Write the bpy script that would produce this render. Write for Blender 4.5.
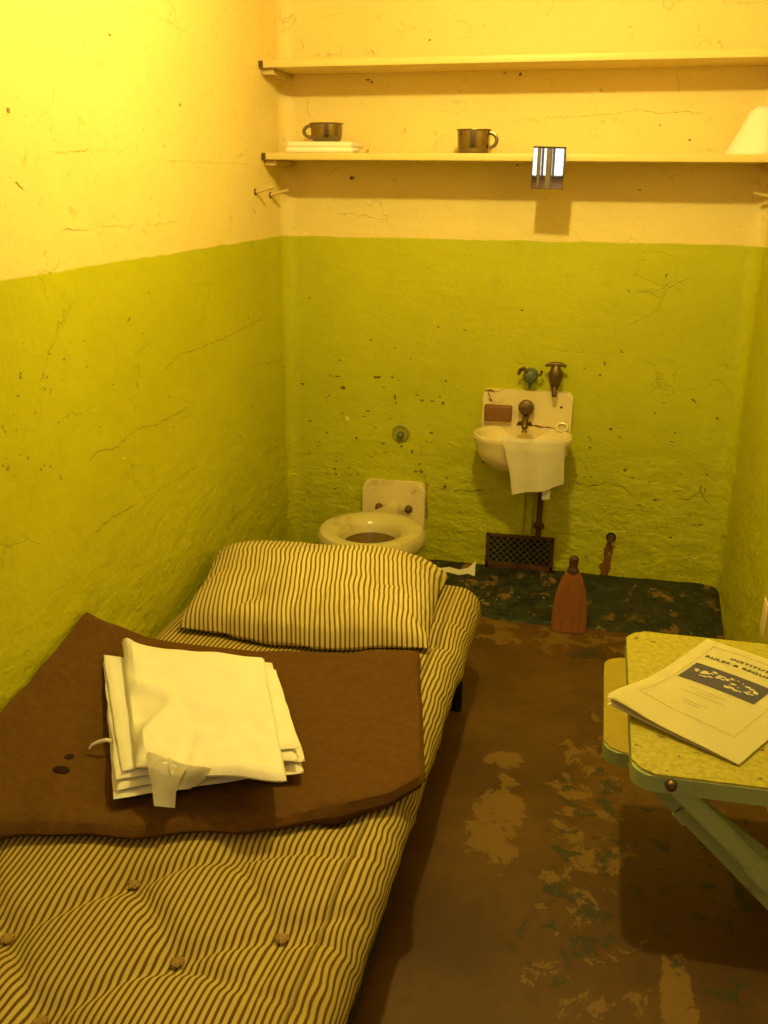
import bpy, bmesh, math, random
from mathutils import Vector, Matrix, noise
random.seed(7)
PI = math.pi
scene = bpy.context.scene
COL = scene.collection
for o in list(bpy.data.objects): bpy.data.objects.remove(o)

# ------------------------------------------------------------------ camera
CAM = Vector((1.0982, -3.3654, 1.4394))
FW = Vector((-0.2001524, 0.9244492, -0.32454997))
RT = Vector((0.97658477, 0.21490629, 0.00987264))
UP = Vector((-0.07887458, 0.31497453, 0.94581703))
FPX = 960.4
cd = bpy.data.cameras.new('camera'); co = bpy.data.objects.new('camera', cd); COL.objects.link(co)
co.matrix_world = Matrix(((RT.x, UP.x, -FW.x, CAM.x), (RT.y, UP.y, -FW.y, CAM.y), (RT.z, UP.z, -FW.z, CAM.z), (0, 0, 0, 1)))
cd.sensor_width = 36; cd.lens = FPX * 36 / 1024; cd.clip_start = 0.02
scene.camera = co

def un(q, ax, v):
    """direction of a photo pixel met with the plane axis = v (walls, floor, table top ...)"""
    d = FW * FPX + RT * (q[0] - 384) - UP * (q[1] - 512)
    return CAM + d * ((v - CAM[ax]) / d[ax])

# ------------------------------------------------------------------ light
W, H, D = 1.6, 2.30, 2.85
LAMP = Vector((0.86, -1.40, 2.15))
world = bpy.data.worlds.new('world'); scene.world = world; world.use_nodes = True
world.node_tree.nodes['Background'].inputs[0].default_value = (1, 0.85, 0.6, 1)
world.node_tree.nodes['Background'].inputs[1].default_value = 0.01
ld = bpy.data.lights.new('ceiling_bulb_light', 'POINT'); ld.energy = 57; ld.color = (1.0, 0.835, 0.25); ld.shadow_soft_size = 0.03
lo = bpy.data.objects.new('ceiling_bulb_light', ld); COL.objects.link(lo); lo.location = LAMP - Vector((0, 0, 0.06))
cl = bpy.data.lights.new('corridor_light', 'POINT'); cl.energy = 27; cl.color = (1, 0.85, 0.42); cl.shadow_soft_size = 0.25
clo = bpy.data.objects.new('corridor_light', cl); COL.objects.link(clo); clo.location = (1.1, -4.7, 2.65)
scene.view_settings.view_transform = 'Standard'
scene.view_settings.look = 'None'
scene.view_settings.exposure = 0.0
scene.view_settings.gamma = 1.0
scene.view_settings.use_curve_mapping = False

# ------------------------------------------------------------------ materials
class NT:
    def __init__(s, name):
        s.m = bpy.data.materials.new(name); s.m.use_nodes = True; s.t = s.m.node_tree
        s.b = s.t.nodes['Principled BSDF']
    def n(s, typ, **kw):
        x = s.t.nodes.new(typ)
        for k, v in kw.items(): setattr(x, k, v)
        return x
    def put(s, sock, v):
        if hasattr(v, 'is_output') or isinstance(v, bpy.types.NodeSocket): s.t.links.new(v, sock)
        else: sock.default_value = v
    def math(s, op, a, b=0.0, clamp=False):
        x = s.n('ShaderNodeMath', operation=op, use_clamp=clamp); s.put(x.inputs[0], a); s.put(x.inputs[1], b); return x.outputs[0]
    def mix(s, f, a, b, blend='MIX'):
        x = s.n('ShaderNodeMix', data_type='RGBA', blend_type=blend)
        s.put(x.inputs[0], f); s.put(x.inputs[6], c4(a)); s.put(x.inputs[7], c4(b)); return x.outputs[2]
    def noise(s, vec, scale, detail=4, rough=0.55, dist=0.0):
        x = s.n('ShaderNodeTexNoise'); s.put(x.inputs['Vector'], vec); x.inputs['Scale'].default_value = scale
        x.inputs['Detail'].default_value = detail; x.inputs['Roughness'].default_value = rough; x.inputs['Distortion'].default_value = dist
        return x.outputs[0]
    def ramp(s, v, lo, hi, smooth=True):
        x = s.n('ShaderNodeMapRange', interpolation_type='SMOOTHSTEP' if smooth else 'LINEAR')
        s.put(x.inputs[0], v); x.inputs[1].default_value = lo; x.inputs[2].default_value = hi; return x.outputs[0]
    def pos(s): return s.n('ShaderNodeNewGeometry').outputs['Position']
    def obj(s): return s.n('ShaderNodeTexCoord').outputs['Object']
    def uv(s): return s.n('ShaderNodeTexCoord').outputs['UV']
    def xyz(s, v):
        x = s.n('ShaderNodeSeparateXYZ'); s.put(x.inputs[0], v); return x.outputs
    def scale(s, v, sc):
        x = s.n('ShaderNodeMapping'); s.put(x.inputs[0], v); x.inputs['Scale'].default_value = sc; return x.outputs[0]
    def bump(s, h, strength, dist=0.01):
        x = s.n('ShaderNodeBump'); s.put(x.inputs['Height'], h); x.inputs['Strength'].default_value = strength; x.inputs['Distance'].default_value = dist
        s.put(s.b.inputs['Normal'], x.outputs[0])
    def done(s, col=None, rough=None, metal=None, spec=None):
        if col is not None: s.put(s.b.inputs['Base Color'], c4(col))
        if rough is not None: s.put(s.b.inputs['Roughness'], rough)
        if metal is not None: s.put(s.b.inputs['Metallic'], metal)
        if spec is not None: s.put(s.b.inputs['Specular IOR Level'], spec)
        return s.m
def c4(c):
    if isinstance(c, (tuple, list)) and len(c) == 3: return (*c, 1)
    return c

def simple(name, col, rough=0.6, metal=0.0, var=0.15, scale=30, bump=0.0, bscale=None, spec=0.5, stain=None, stain_s=8, stain_lo=.6, stain_hi=.7):
    t = NT(name); P = t.obj()
    n = t.noise(P, scale)
    dark = tuple(c * (1 - var) for c in col); lite = tuple(min(1, c * (1 + var)) for c in col)
    c = t.mix(n, dark, lite)
    if stain:
        c = t.mix(t.ramp(t.noise(P, stain_s, 5, .65), stain_lo, stain_hi), c, stain)
    if bump: t.bump(t.noise(P, bscale or scale * 3, 5), bump)
    return t.done(c, rough, metal, spec)

GREEN_Z = 1.2587
CREAM = (0.88, 0.69, 0.26); GREEN = (0.53, 0.52, 0.006)
def wall_mat(name, worn=1.0):
    t = NT(name); P = t.pos(); x, y, z = t.xyz(P)
    wob = t.math('MULTIPLY', t.math('SUBTRACT', t.noise(P, 9, 3), .5), .012)
    isg = t.ramp(t.math('ADD', z, wob), GREEN_Z + .0025, GREEN_Z - .0025)
    big = t.noise(P, 2.2, 4); fine = t.noise(P, 26, 5, .65)
    cream = t.mix(t.ramp(big, .3, .7), tuple(c * .93 for c in CREAM), CREAM)
    cream = t.mix(t.ramp(fine, .60, .72), cream, (.72, .52, .10))
    grn = t.mix(t.ramp(big, .3, .7), (.48, .465, .005), GREEN)
    low = t.ramp(z, .75, .2)
    scuff = t.math('MULTIPLY', t.ramp(t.noise(P, 11, 5, .7), .56, .68), t.math('ADD', .18, t.math('MULTIPLY', low, .4)))
    grn = t.mix(scuff, grn, (.33, .29, .015))
    # small chips where old paint shows
    chip = t.math('MULTIPLY', t.ramp(t.noise(P, 34, 3, .5, .6), .70, .735), t.ramp(t.noise(P, 3.1, 2), .48, .6))
    grn = t.mix(t.math('MULTIPLY', chip, .75 * worn), grn, (.12, .08, .02))
    cream = t.mix(t.math('MULTIPLY', chip, .5 * worn), cream, (.45, .27, .06))
    # hairline cracks running mostly level
    S = t.scale(P, (1.0, 1.0, 2.6))
    cr = t.n('ShaderNodeTexVoronoi', feature='DISTANCE_TO_EDGE')
    wv = t.n('ShaderNodeVectorMath', operation='ADD'); nz = t.n('ShaderNodeTexNoise'); t.put(nz.inputs['Vector'], P); nz.inputs['Scale'].default_value = 5; nz.inputs['Detail'].default_value = 5
    sc = t.n('ShaderNodeVectorMath', operation='SCALE'); t.put(sc.inputs[0], nz.outputs['Color']); sc.inputs['Scale'].default_value = .5
    t.put(wv.inputs[0], S); t.put(wv.inputs[1], sc.outputs[0]); t.put(cr.inputs['Vector'], wv.outputs[0]); cr.inputs['Scale'].default_value = 1.9
    crack = t.math('MULTIPLY', t.ramp(cr.outputs['Distance'], .009, .002), t.ramp(t.noise(P, 4.3, 2), .50, .62))
    col = t.mix(isg, cream, grn)
    col = t.mix(t.math('MULTIPLY', crack, .22), col, (.14, .09, .015))
    h = t.math('ADD', t.math('MULTIPLY', t.noise(P, 60, 4), .25), t.math('MULTIPLY', t.noise(t.scale(P, (1, 1, 1.8)), 9, 6, .62), 1.0))
    h = t.math('MULTIPLY', h, t.math('ADD', .35, t.math('MULTIPLY', low, 1.3)))
    h = t.math('SUBTRACT', h, t.math('ADD', t.math('MULTIPLY', crack, .07), t.math('MULTIPLY', chip, .4)))
    t.bump(h, .6, .02)
    return t.done(col, t.math('ADD', .42, t.math('MULTIPLY', fine, .25)), spec=.35)
M_WALL = wall_mat('painted_plaster')
M_CEIL = simple('ceiling_paint', (.42, .34, .14), .8, bump=.2)

def floor_mat():
    t = NT('worn_painted_concrete'); P = t.pos(); x, y, z = t.xyz(P)
    n1 = t.noise(P, 2.6, 5, .6); n2 = t.noise(P, 11, 8, .72, .5); n3 = t.noise(P, 30, 4)
    col = t.mix(t.ramp(n1, .3, .7), (.075, .031, .005), (.140, .064, .010))
    col = t.mix(t.math('MULTIPLY', t.ramp(n3, .45, .75), .35), col, (.050, .020, .005))
    def blob(cx, cy, rx, ry):
        a = t.math('DIVIDE', t.math('SUBTRACT', x, cx), rx); b = t.math('DIVIDE', t.math('SUBTRACT', y, cy), ry)
        d = t.math('ADD', t.math('MULTIPLY', a, a), t.math('MULTIPLY', b, b)); return t.ramp(d, 1.0, .05)
    # tan bare patches: beside the bed, along the back, down the aisle
    ar = t.math('MAXIMUM', blob(.965, -1.42, .10, .26), blob(.955, -1.16, .07, .06))
    ar = t.math('MAXIMUM', ar, t.math('MULTIPLY', blob(1.0, -.40, .75, .17), .75))
    ar = t.math('MAXIMUM', ar, t.math('MULTIPLY', blob(1.17, -1.6, .16, 1.1), .62))
    ar = t.math('MAXIMUM', ar, t.math('MULTIPLY', blob(1.35, -1.9, .05, .20), 1.0))
    tan = t.math('MULTIPLY', t.ramp(t.math('ADD', n2, t.math('MULTIPLY', ar, .22)), .650, .685), t.ramp(ar, .02, .2))
    col = t.mix(t.math('MULTIPLY', tan, .75), col, (.225, .125, .022))
    # dark green old paint flecks
    ag = t.math('MAXIMUM', blob(1.17, -1.30, .14, .5), blob(1.16, -.52, .16, .13))
    ag = t.math('MAXIMUM', ag, blob(1.12, -1.72, .16, .28)); ag = t.math('MAXIMUM', ag, t.math('MULTIPLY', blob(1.42, -1.5, .25, .6), .8))
    ng = t.noise(P, 15, 6, .72, .4)
    gf = t.math('MULTIPLY', t.ramp(t.math('ADD', ng, t.math('MULTIPLY', ag, .17)), .69, .72), t.ramp(ag, .0, .2))
    col = t.mix(t.math('MULTIPLY', gf, .85), col, (.030, .034, .012))
    t.bump(t.math('ADD', t.math('MULTIPLY', n2, .6), t.math('MULTIPLY', tan, -.5)), .25, .006)
    return t.done(col, t.math('ADD', .36, t.math('MULTIPLY', n2, .3)), spec=.4)
M_FLOOR = floor_mat()

def bank_mat():
    t = NT('flaking_dark_green_paint'); P = t.pos()
    n = t.noise(P, 12, 6, .7, .4)
    col = t.mix(t.ramp(t.noise(P, 20, 4), .3, .7), (.009, .012, .004), (.028, .032, .008))
    col = t.mix(t.ramp(n, .57, .61), col, (.20, .10, .025))
    col = t.mix(t.ramp(t.noise(P, 45, 3, .6), .68, .72), col, (.34, .30, .06))
    t.bump(t.noise(P, 18, 6, .7), .8, .02)
    return t.done(col, .45)
M_BANK = bank_mat()

def stripe_mat(name, pitch=.0118, base=(.56, .45, .14), line=(.12, .070, .018), duty=.42):
    t = NT(name); u, v, w = t.xyz(t.uv())
    P = t.obj()
    ph = t.math('FRACT', t.math('DIVIDE', t.math('ADD', u, t.math('MULTIPLY', t.noise(P, 6, 2), .002)), pitch))
    d = t.math('ABSOLUTE', t.math('SUBTRACT', ph, .5))
    s = t.ramp(d, duty / 2 + .07, duty / 2 - .07)
    soil = t.ramp(t.noise(P, 3.0, 4), .35, .7)
    b = t.mix(soil, base, tuple(c * k for c, k in zip(base, (.86, .82, .7))))
    col = t.mix(s, b, line)
    t.bump(t.math('ADD', t.math('MULTIPLY', t.noise(P, 450, 2), .15), t.noise(P, 14, 4)), .25, .006)
    return t.done(col, .9, spec=.1)
M_TICK = stripe_mat('striped_ticking')
M_TICKP = stripe_mat('striped_pillow_ticking', .0118, base=(.76, .64, .24), line=(.19, .12, .035), duty=.40)

def cloth(name, col, var=.06, bs=14, b=.3, rough=.9):
    t = NT(name); P = t.obj(); n = t.noise(P, bs, 5)
    c = t.mix(n, tuple(k * (1 - var) for k in col), tuple(min(1, k * (1 + var)) for k in col))
    t.bump(t.math('ADD', n, t.math('MULTIPLY', t.noise(P, 500, 2), .25)), b, .006)
    return t.done(c, rough, spec=.1)
M_SHEET = cloth('white_linen', (.90, .85, .72))
M_TOWEL = cloth('white_towel', (.95, .86, .62), bs=30)
M_BLANKET = cloth('brown_wool', (.122, .058, .012), var=.30, bs=60, b=.5)
M_DARKWOOL = cloth('dark_wool_mark', (.03, .014, .006))
M_PORC = simple('aged_porcelain', (.80, .66, .33), .22, var=.05, scale=9, stain=(.52, .35, .10), stain_s=7, stain_lo=.58, stain_hi=.75)
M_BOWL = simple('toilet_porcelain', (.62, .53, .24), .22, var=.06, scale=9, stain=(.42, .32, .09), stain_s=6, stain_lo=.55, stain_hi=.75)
M_RUST = simple('rust', (.10, .040, .010), .85, var=.4, scale=40, bump=.5)
M_SOAP = simple('brown_soap', (.21, .085, .012), .55, var=.15, scale=25, bump=.15)
M_WATER = simple('brown_water', (.10, .045, .008), .35, var=.2)
M_BRASSD = simple('tarnished_brass', (.16, .10, .035), .42, .7, var=.4, scale=60)
M_PATINA = simple('green_patina_metal', (.13, .17, .10), .5, .5, var=.45, scale=60, stain=(.05, .04, .02), stain_s=50)
M_STEEL = simple('worn_steel', (.27, .205, .11), .26, 1.0, var=.15, scale=50)
M_IRON = simple('dark_iron', (.022, .016, .010), .6, .3, var=.4)
M_HOLE = simple('dark_hole', (.012, .008, .004), .9)
M_CHIP = simple('old_paint_chip', (.17, .125, .014), .9, var=.5, scale=90)
M_CHIPL = simple('crack_in_paint', (.30, .215, .030), .9, var=.5, scale=60)
M_LIGHTCHIP = simple('bare_plaster', (.85, .68, .34), .9)
M_STAIN = simple('rust_stain', (.20, .070, .010), .85, var=.45, scale=70)
M_SHELF = simple('cream_shelf_paint', (.80, .62, .24), .45, var=.05, scale=20, bump=.1)
M_SHELFE = M_SHELF
M_CLEAT = simple('bare_wood', (.62, .45, .17), .6, var=.15)
M_PIPE = cloth('piping_cotton', (.42, .33, .10))
M_TUFT = simple('tuft_thread', (.34, .22, .06), .9, var=.4, scale=200)
M_SAGE = simple('shaded_sage_enamel', (.36, .43, .15), .38, var=.10, scale=14, bump=.1, stain=(.20, .22, .07), stain_s=10)  # green paint; the cooler cast of the less lit sides is put into it
def top_mat():
    t = NT('speckled_lit_table_paint'); P = t.obj()
    c = t.mix(t.ramp(t.noise(P, 120, 3, .6), .35, .65), (.34, .29, .014), (.46, .40, .028))
    c = t.mix(t.ramp(t.noise(P, 75, 3, .6), .66, .70), c, (.14, .10, .015))
    c = t.mix(t.ramp(t.noise(P, 55, 2, .5), .74, .76), c, (.10, .035, .012))
    t.bump(t.noise(P, 100, 4), .25, .004)
    return t.done(c, .45)
M_TOP = top_mat()  # worn speckled paint; yellow lamplight on the green is put into the colour
M_SEATTOP = simple('worn_seat_paint', (.36, .27, .020), .5, var=.2, scale=60)
M_PAPER = simple('cream_paper', (.95, .88, .48), .6, var=.03, scale=6)
M_PAGES = simple('page_edges', (.62, .50, .26), .8, var=.2, scale=200)
M_INK = simple('black_ink', (.035, .025, .015), .7)
M_FAINT = simple('faint_print', (.62, .50, .20), .7)
M_BLUE = simple('navy_print', (.052, .045, .085), .5, var=.25, scale=120)
M_PALE = simple('pale_print', (.62, .56, .36), .5, var=.4, scale=160)
def straw_mat():
    t = NT('broom_straw'); P = t.obj(); n = t.noise(t.scale(P, (90, 90, 3)), 1, 3)
    c = t.mix(n, (.17, .050, .010), (.36, .125, .022)); t.bump(n, .8, .004); return t.done(c, .8)
M_STRAW = straw_mat()
M_HANDLE = simple('dark_wood', (.075, .030, .010), .6)
M_BAR = simple('painted_bar', (.20, .17, .13), .5)
M_PINK = simple('corridor_paint', (.85, .60, .48), .7)
t = NT('mirror_glass'); M_MIRROR = t.done((.95, .95, .95), .015, 1.0)
t = NT('daylight_window'); t.put(t.b.inputs['Emission Color'], (1, .98, .9, 1)); t.b.inputs['Emission Strength'].default_value = 1.6; M_DAY = t.done((.8, .8, .8), .5)
t = NT('bulb_glass'); t.put(t.b.inputs['Emission Color'], (1, .8, .35, 1)); t.b.inputs['Emission Strength'].default_value = 6; M_BULB = t.done((.9, .9, .8), .4)

# ------------------------------------------------------------------ mesh helpers
def obj(name, bm, mat, parent=None, smooth=True, loc=None):
    me = bpy.data.meshes.new(name)
    bmesh.ops.recalc_face_normals(bm, faces=bm.faces[:])
    bm.to_mesh(me); bm.free()
    mats = mat if isinstance(mat, (list, tuple)) else [mat]
    for m in mats: me.materials.append(m)
    if smooth:
        for p in me.polygons: p.use_smooth = True
        try: me.set_sharp_from_angle(angle=math.radians(38))
        except Exception: pass
    o = bpy.data.objects.new(name, me); COL.objects.link(o)
    if loc is not None: o.location = loc
    if parent is not None:
        o.parent = parent
        o.matrix_parent_inverse = Matrix.Translation(parent.location).inverted() if parent.rotation_euler.z == 0 else parent.matrix_basis.inverted()
    return o
def tag(o, label, cat, group=None, kind=None):
    o['label'] = label; o['category'] = cat
    if group: o['group'] = group
    if kind: o['kind'] = kind
    return o
def thing(name, label, cat, loc, group=None):
    o = bpy.data.objects.new(name, None); COL.objects.link(o); o.location = loc; o.empty_display_size = .05
    return tag(o, label, cat, group)
def struct(o): o['kind'] = 'structure'; return o
def box(bm, x0, x1, y0, y1, z0, z1, bev=0, seg=2, mi=0):
    vs = [bm.verts.new(p) for p in ((x0,y0,z0),(x1,y0,z0),(x1,y1,z0),(x0,y1,z0),(x0,y0,z1),(x1,y0,z1),(x1,y1,z1),(x0,y1,z1))]
    fs = [bm.faces.new([vs[i] for i in f]) for f in ((3,2,1,0),(4,5,6,7),(0,1,5,4),(1,2,6,5),(2,3,7,6),(3,0,4,7))]
    for f in fs: f.material_index = mi
    if bev:
        es = list({e for f in fs for e in f.edges})
        bmesh.ops.bevel(bm, geom=es, offset=bev, segments=seg, affect='EDGES', profile=.5)
    return bm
def B(*a, **k): return box(bmesh.new(), *a, **k)
def frame_of(d):
    d = d.normalized(); a = Vector((0, 0, 1)) if abs(d.z) < .9 else Vector((1, 0, 0))
    r = d.cross(a).normalized(); return r, r.cross(d).normalized()
def tube(bm, pts, rad, seg=12, cap=True, flat=1.0):
    pts = [Vector(p) for p in pts]; rads = rad if isinstance(rad, (list, tuple)) else [rad] * len(pts); rings = []
    r0 = None
    for i, p in enumerate(pts):
        d = (pts[min(i+1, len(pts)-1)] - pts[max(i-1, 0)])
        r, u = frame_of(d)
        if r0 is not None:
            dn = d.normalized(); r = (r0 - dn * r0.dot(dn)).normalized(); u = r.cross(dn).normalized()
        r0 = r
        rings.append([bm.verts.new(p + (r * math.cos(a) + u * math.sin(a) * flat) * rads[i]) for a in [2*PI*k/seg for k in range(seg)]])
    for a, b in zip(rings, rings[1:]):
        for k in range(seg): bm.faces.new((a[k], a[(k+1)%seg], b[(k+1)%seg], b[k]))
    if cap: bm.faces.new(rings[0][::-1]); bm.faces.new(rings[-1])
    return bm
def lathe(bm, prof, c, axis=(0,0,1), seg=28, sx=1, sy=1):
    c = Vector(c); ax = Vector(axis).normalized(); r, u = frame_of(ax); rings = []
    if abs(ax.z) > .99: r, u = Vector((1,0,0)), Vector((0,1,0))
    for rad, h in prof:
        rad = max(rad, 1e-4)
        rings.append([bm.verts.new(c + ax*h + r*(rad*sx*math.cos(2*PI*k/seg)) + u*(rad*sy*math.sin(2*PI*k/seg))) for k in range(seg)])
    for a, b in zip(rings, rings[1:]):
        for k in range(seg): bm.faces.new((a[k], a[(k+1)%seg], b[(k+1)%seg], b[k]))
    bm.faces.new(rings[0][::-1]); bm.faces.new(rings[-1])
    return bm
def prism(bm, poly, d, mi=0):
    """poly: list of 3D points (planar), extruded by vector d"""
    a = [bm.verts.new(Vector(p)) for p in poly]; b = [bm.verts.new(Vector(p) + Vector(d)) for p in poly]; n = len(a)
    fs = [bm.faces.new(a), bm.faces.new(b[::-1])] + [bm.faces.new((a[i], a[(i+1)%n], b[(i+1)%n], b[i])) for i in range(n)]
    for f in fs: f.material_index = mi
    return bm
def rrect(x0, x1, y0, y1, r, seg=6, corners=(1,1,1,1)):
    out = []
    for (cx, cy, a0, on) in ((x1-r, y1-r, 0, corners[0]), (x0+r, y1-r, PI/2, corners[1]), (x0+r, y0+r, PI, corners[2]), (x1-r, y0+r, 1.5*PI, corners[3])):
        if on: out += [(cx + r*math.cos(a0 + PI/2*k/seg), cy + r*math.sin(a0 + PI/2*k/seg)) for k in range(seg+1)]
        else: out.append((cx + r*math.copysign(1, math.cos(a0+PI/4)), cy + r*math.copysign(1, math.sin(a0+PI/4))))
    return out
def grid(bm, f, nu, nv, uvf=None, closed_u=False):
    vs = [[bm.verts.new(f(i/nu, j/nv)) for i in range(nu if closed_u else nu+1)] for j in range(nv+1)]
    uvl = bm.loops.layers.uv.verify() if uvf else None
    for j in range(nv):
        for i in range(nu):
            i2 = (i+1) % nu if closed_u else i+1
            fc = bm.faces.new((vs[j][i], vs[j][i2], vs[j+1][i2], vs[j+1][i]))
            if uvf:
                for lp, (a, b) in zip(fc.loops, ((i, j), (i+1, j), (i+1, j+1), (i, j+1))): lp[uvl].uv = uvf(a/nu, b/nv)
    return vs
def nz(x, y, z=0.0, s=1.0): return noise.noise(Vector((x*s, y*s, z*s)))
def sstep(a, b, x):
    t = max(0, min(1, (x-a)/(b-a))); return t*t*(3-2*t)
def gauss(d, r): return math.exp(-(d/r)**2)
def segdist(x, y, a, b):
    dx, dy = b[0]-a[0], b[1]-a[1]; L = dx*dx+dy*dy; t = max(0, min(1, ((x-a[0])*dx+(y-a[1])*dy)/L)) if L else 0
    return math.hypot(x-a[0]-t*dx, y-a[1]-t*dy), t
def interp(pts, s):
    """piecewise linear/smooth through [(s, vec)]"""
    for (s0, a), (s1, b) in zip(pts, pts[1:]):
        if s <= s1: k = (s-s0)/(s1-s0); return Vector(a).lerp(Vector(b), k)
    return Vector(pts[-1][1])

# ------------------------------------------------------------------ the cell
CORR = -6.6
struct(obj('floor', B(-1.2, 3.4, CORR-.1, .1, -.1, 0), M_FLOOR, smooth=False))
struct(obj('ceiling', B(-.12, W+.12, -D, .12, H, H+.12), M_CEIL, smooth=False))
wl = struct(obj('wall_left', B(-.12, 0, -D, .12, 0, H), M_WALL, smooth=False))
wr = struct(obj('wall_right', B(W, W+.12, -D, .12, 0, H), M_WALL, smooth=False))
wb = struct(obj('wall_back', B(0, W, 0, .12, 0, H), M_WALL, smooth=False))
def corner(name, cx, sgn):
    bm = bmesh.new(); r = .05; n = 8
    pts = [(cx, 0, 0)] + [(cx + sgn*(r - r*math.sin(a)), -(r - r*math.cos(a)), 0) for a in [PI/2*k/n for k in range(n+1)]]
    prism(bm, pts, (0, 0, H)); return struct(obj(name, bm, M_WALL))
corner('trim_1', 0, 1); corner('trim_2', W, -1)
# raised, rough dark green bank where floor meets the back wall
def bank():
    bm = bmesh.new(); prof = [(0, .082), (.06, .070), (.14, .048), (.22, .026), (.29, .008), (.305, .0)]
    def f(u, v):
        k = v*(len(prof)-1); i = min(int(k), len(prof)-2); t_ = k-i
        y = prof[i][0]*(1-t_)+prof[i+1][0]*t_; z = prof[i][1]*(1-t_)+prof[i+1][1]*t_
        x = W*u; n = nz(x, y, 3, 14)*.006 + nz(x, y, 9, 40)*.003
        y2 = y*(1+.05*nz(x, 0, 5, 6)+.03*nz(x, 0, 5, 17))
        return Vector((x, -y2, max(0, z + n*(1 if 0 < v < 1 else 0) + (.006*nz(x, 0, 1, 9) if v == 0 else 0))))
    vs = grid(bm, f, 160, 30)
    # skirt down to the floor
    for row in (vs[0],):
        low = [bm.verts.new((v.co.x, 0, 0)) for v in row]
        for i in range(len(row)-1): bm.faces.new((row[i], row[i+1], low[i+1], low[i]))
    return struct(obj('baseboard_back', bm, M_BANK))
bank()
# barred front of the cell with the doorway the view comes through
fr = struct(obj('wall_front', box(B(-.12, W+.12, -D-.10, -D, H-.18, H+.12), -.12, .02, -D-.10, -D, 0, H), M_BAR, smooth=False))
barme = None
for i in range(6):
    x = .095 + i*.098
    bm = tube(bmesh.new(), [(0, 0, 0), (0, 0, H-.18)], .011, 10)
    if barme is None:
        b = obj('bar', bm, M_BAR, fr); barme = b.data
    else:
        bm.free(); b = bpy.data.objects.new('bar', barme); COL.objects.link(b); b.parent = fr
    b.location = (x, -D-.05, 0)
b = obj('cross_bar', B(.02, .64, -D-.056, -D-.044, 1.02, 1.07), M_BAR, fr, smooth=False)
b = obj('door_post', B(.628, .656, -D-.075, -D-.025, 0, H-.18), M_BAR, fr, smooth=False)
b = obj('door_post', B(1.45, 1.5, -D-.075, -D-.025, 0, H-.18), M_BAR, fr, smooth=False)
# corridor outside
cw = struct(obj('wall_corridor', box(box(box(B(-1.2, 3.4, CORR-.1, CORR, 0, 3.2), -1.3, -1.2, CORR, -D, 0, 3.2), 3.4, 3.5, CORR, -D, 0, 3.2), -1.3, 3.5, CORR-.1, -D-.1, 3.2, 3.3), M_PINK, smooth=False))
wf = struct(obj('wall_corridor_cells', box(B(-1.2, -.12, -D-.1, -D, 0, 3.2), W+.12, 3.4, -D-.1, -D, 0, 3.2), M_PINK, smooth=False))
win = struct(obj('window_1', B(-.2, 1.2, CORR, CORR+.01, 1.56, 2.7), M_DAY, smooth=False))
for i in range(15):
    x = -.2 + i*1.4/14
    obj('mullion', B(x-.011, x+.011, CORR+.01, CORR+.04, 1.55, 2.72), M_BAR, win, smooth=False)
obj('window_sill', B(-.24, 1.24, CORR+.002, CORR+.07, 1.535, 1.56), M_BAR, win, smooth=False)

# ceiling lamp (above the frame)
t_ = thing('ceiling_lamp', 'bare warm bulb in a round fitting on the ceiling', 'lamp', (LAMP.x, LAMP.y, H))
obj('lamp_base', lathe(bmesh.new(), [(.055, .0), (.055, -.02), (.03, -.035), (.022, -.06)], (LAMP.x, LAMP.y, H)), M_BRASSD, t_)
obj('bulb', lathe(bmesh.new(), [(.014, 0), (.018, -.012), (.027, -.03), (.027, -.045), (.018, -.06), (.004, -.068)], (LAMP.x, LAMP.y, H-.05), seg=20), M_BULB, t_)
lo.location = (LAMP.x, LAMP.y, H-.15)

# ---- marks in the paint: chips, holes, cracks (each set is real thin flakes on its wall)
def flake(bm, c, e1, e2, r1, r2, nrm, seed, n=9, th=.0006):
    rs = random.Random(seed); rad = [1 + 1.1*(rs.random()-.5) for _ in range(n)]
    prism(bm, [c + e1*(r1*rad[k]*math.cos(2*PI*k/n)) + e2*(r2*rad[k]*math.sin(2*PI*k/n)) for k in range(n)], nrm*th)
def strip(bm, pts, w, nrm, th=.0006, seed=1):
    """thin irregular crack ribbon along points"""
    rs = random.Random(seed); P = []
    for a, b in zip(pts, pts[1:]):
        L = (b-a).length; m = max(2, int(L/.012)); s = (b-a).normalized().cross(nrm)
        for k in range(m): P.append(a.lerp(b, k/m) + s*(rs.random()-.5)*.008)
    P.append(pts[-1]); top = []; bot = []
    for i, p in enumerate(P):
        d = (P[min(i+1, len(P)-1)]-P[max(0, i-1)]).normalized(); s = d.cross(nrm); ww = w*.62*(.25+rs.random())*(.15 if i in (0, len(P)-1) else 1)
        top.append(p+s*ww*.5+nrm*th); bot.append(p-s*ww*.5+nrm*th)
    tv = [bm.verts.new(v) for v in top]; bv = [bm.verts.new(v) for v in bot]
    for i in range(len(P)-1): bm.faces.new((tv[i], tv[i+1], bv[i+1], bv[i]))
XN, YN, ZN = Vector((1,0,0)), Vector((0,-1,0)), Vector((0,0,1))
def back(q): return un(q, 1, -.0002)
def left(q): return un(q, 0, .0002)
bm = bmesh.new()
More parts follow.
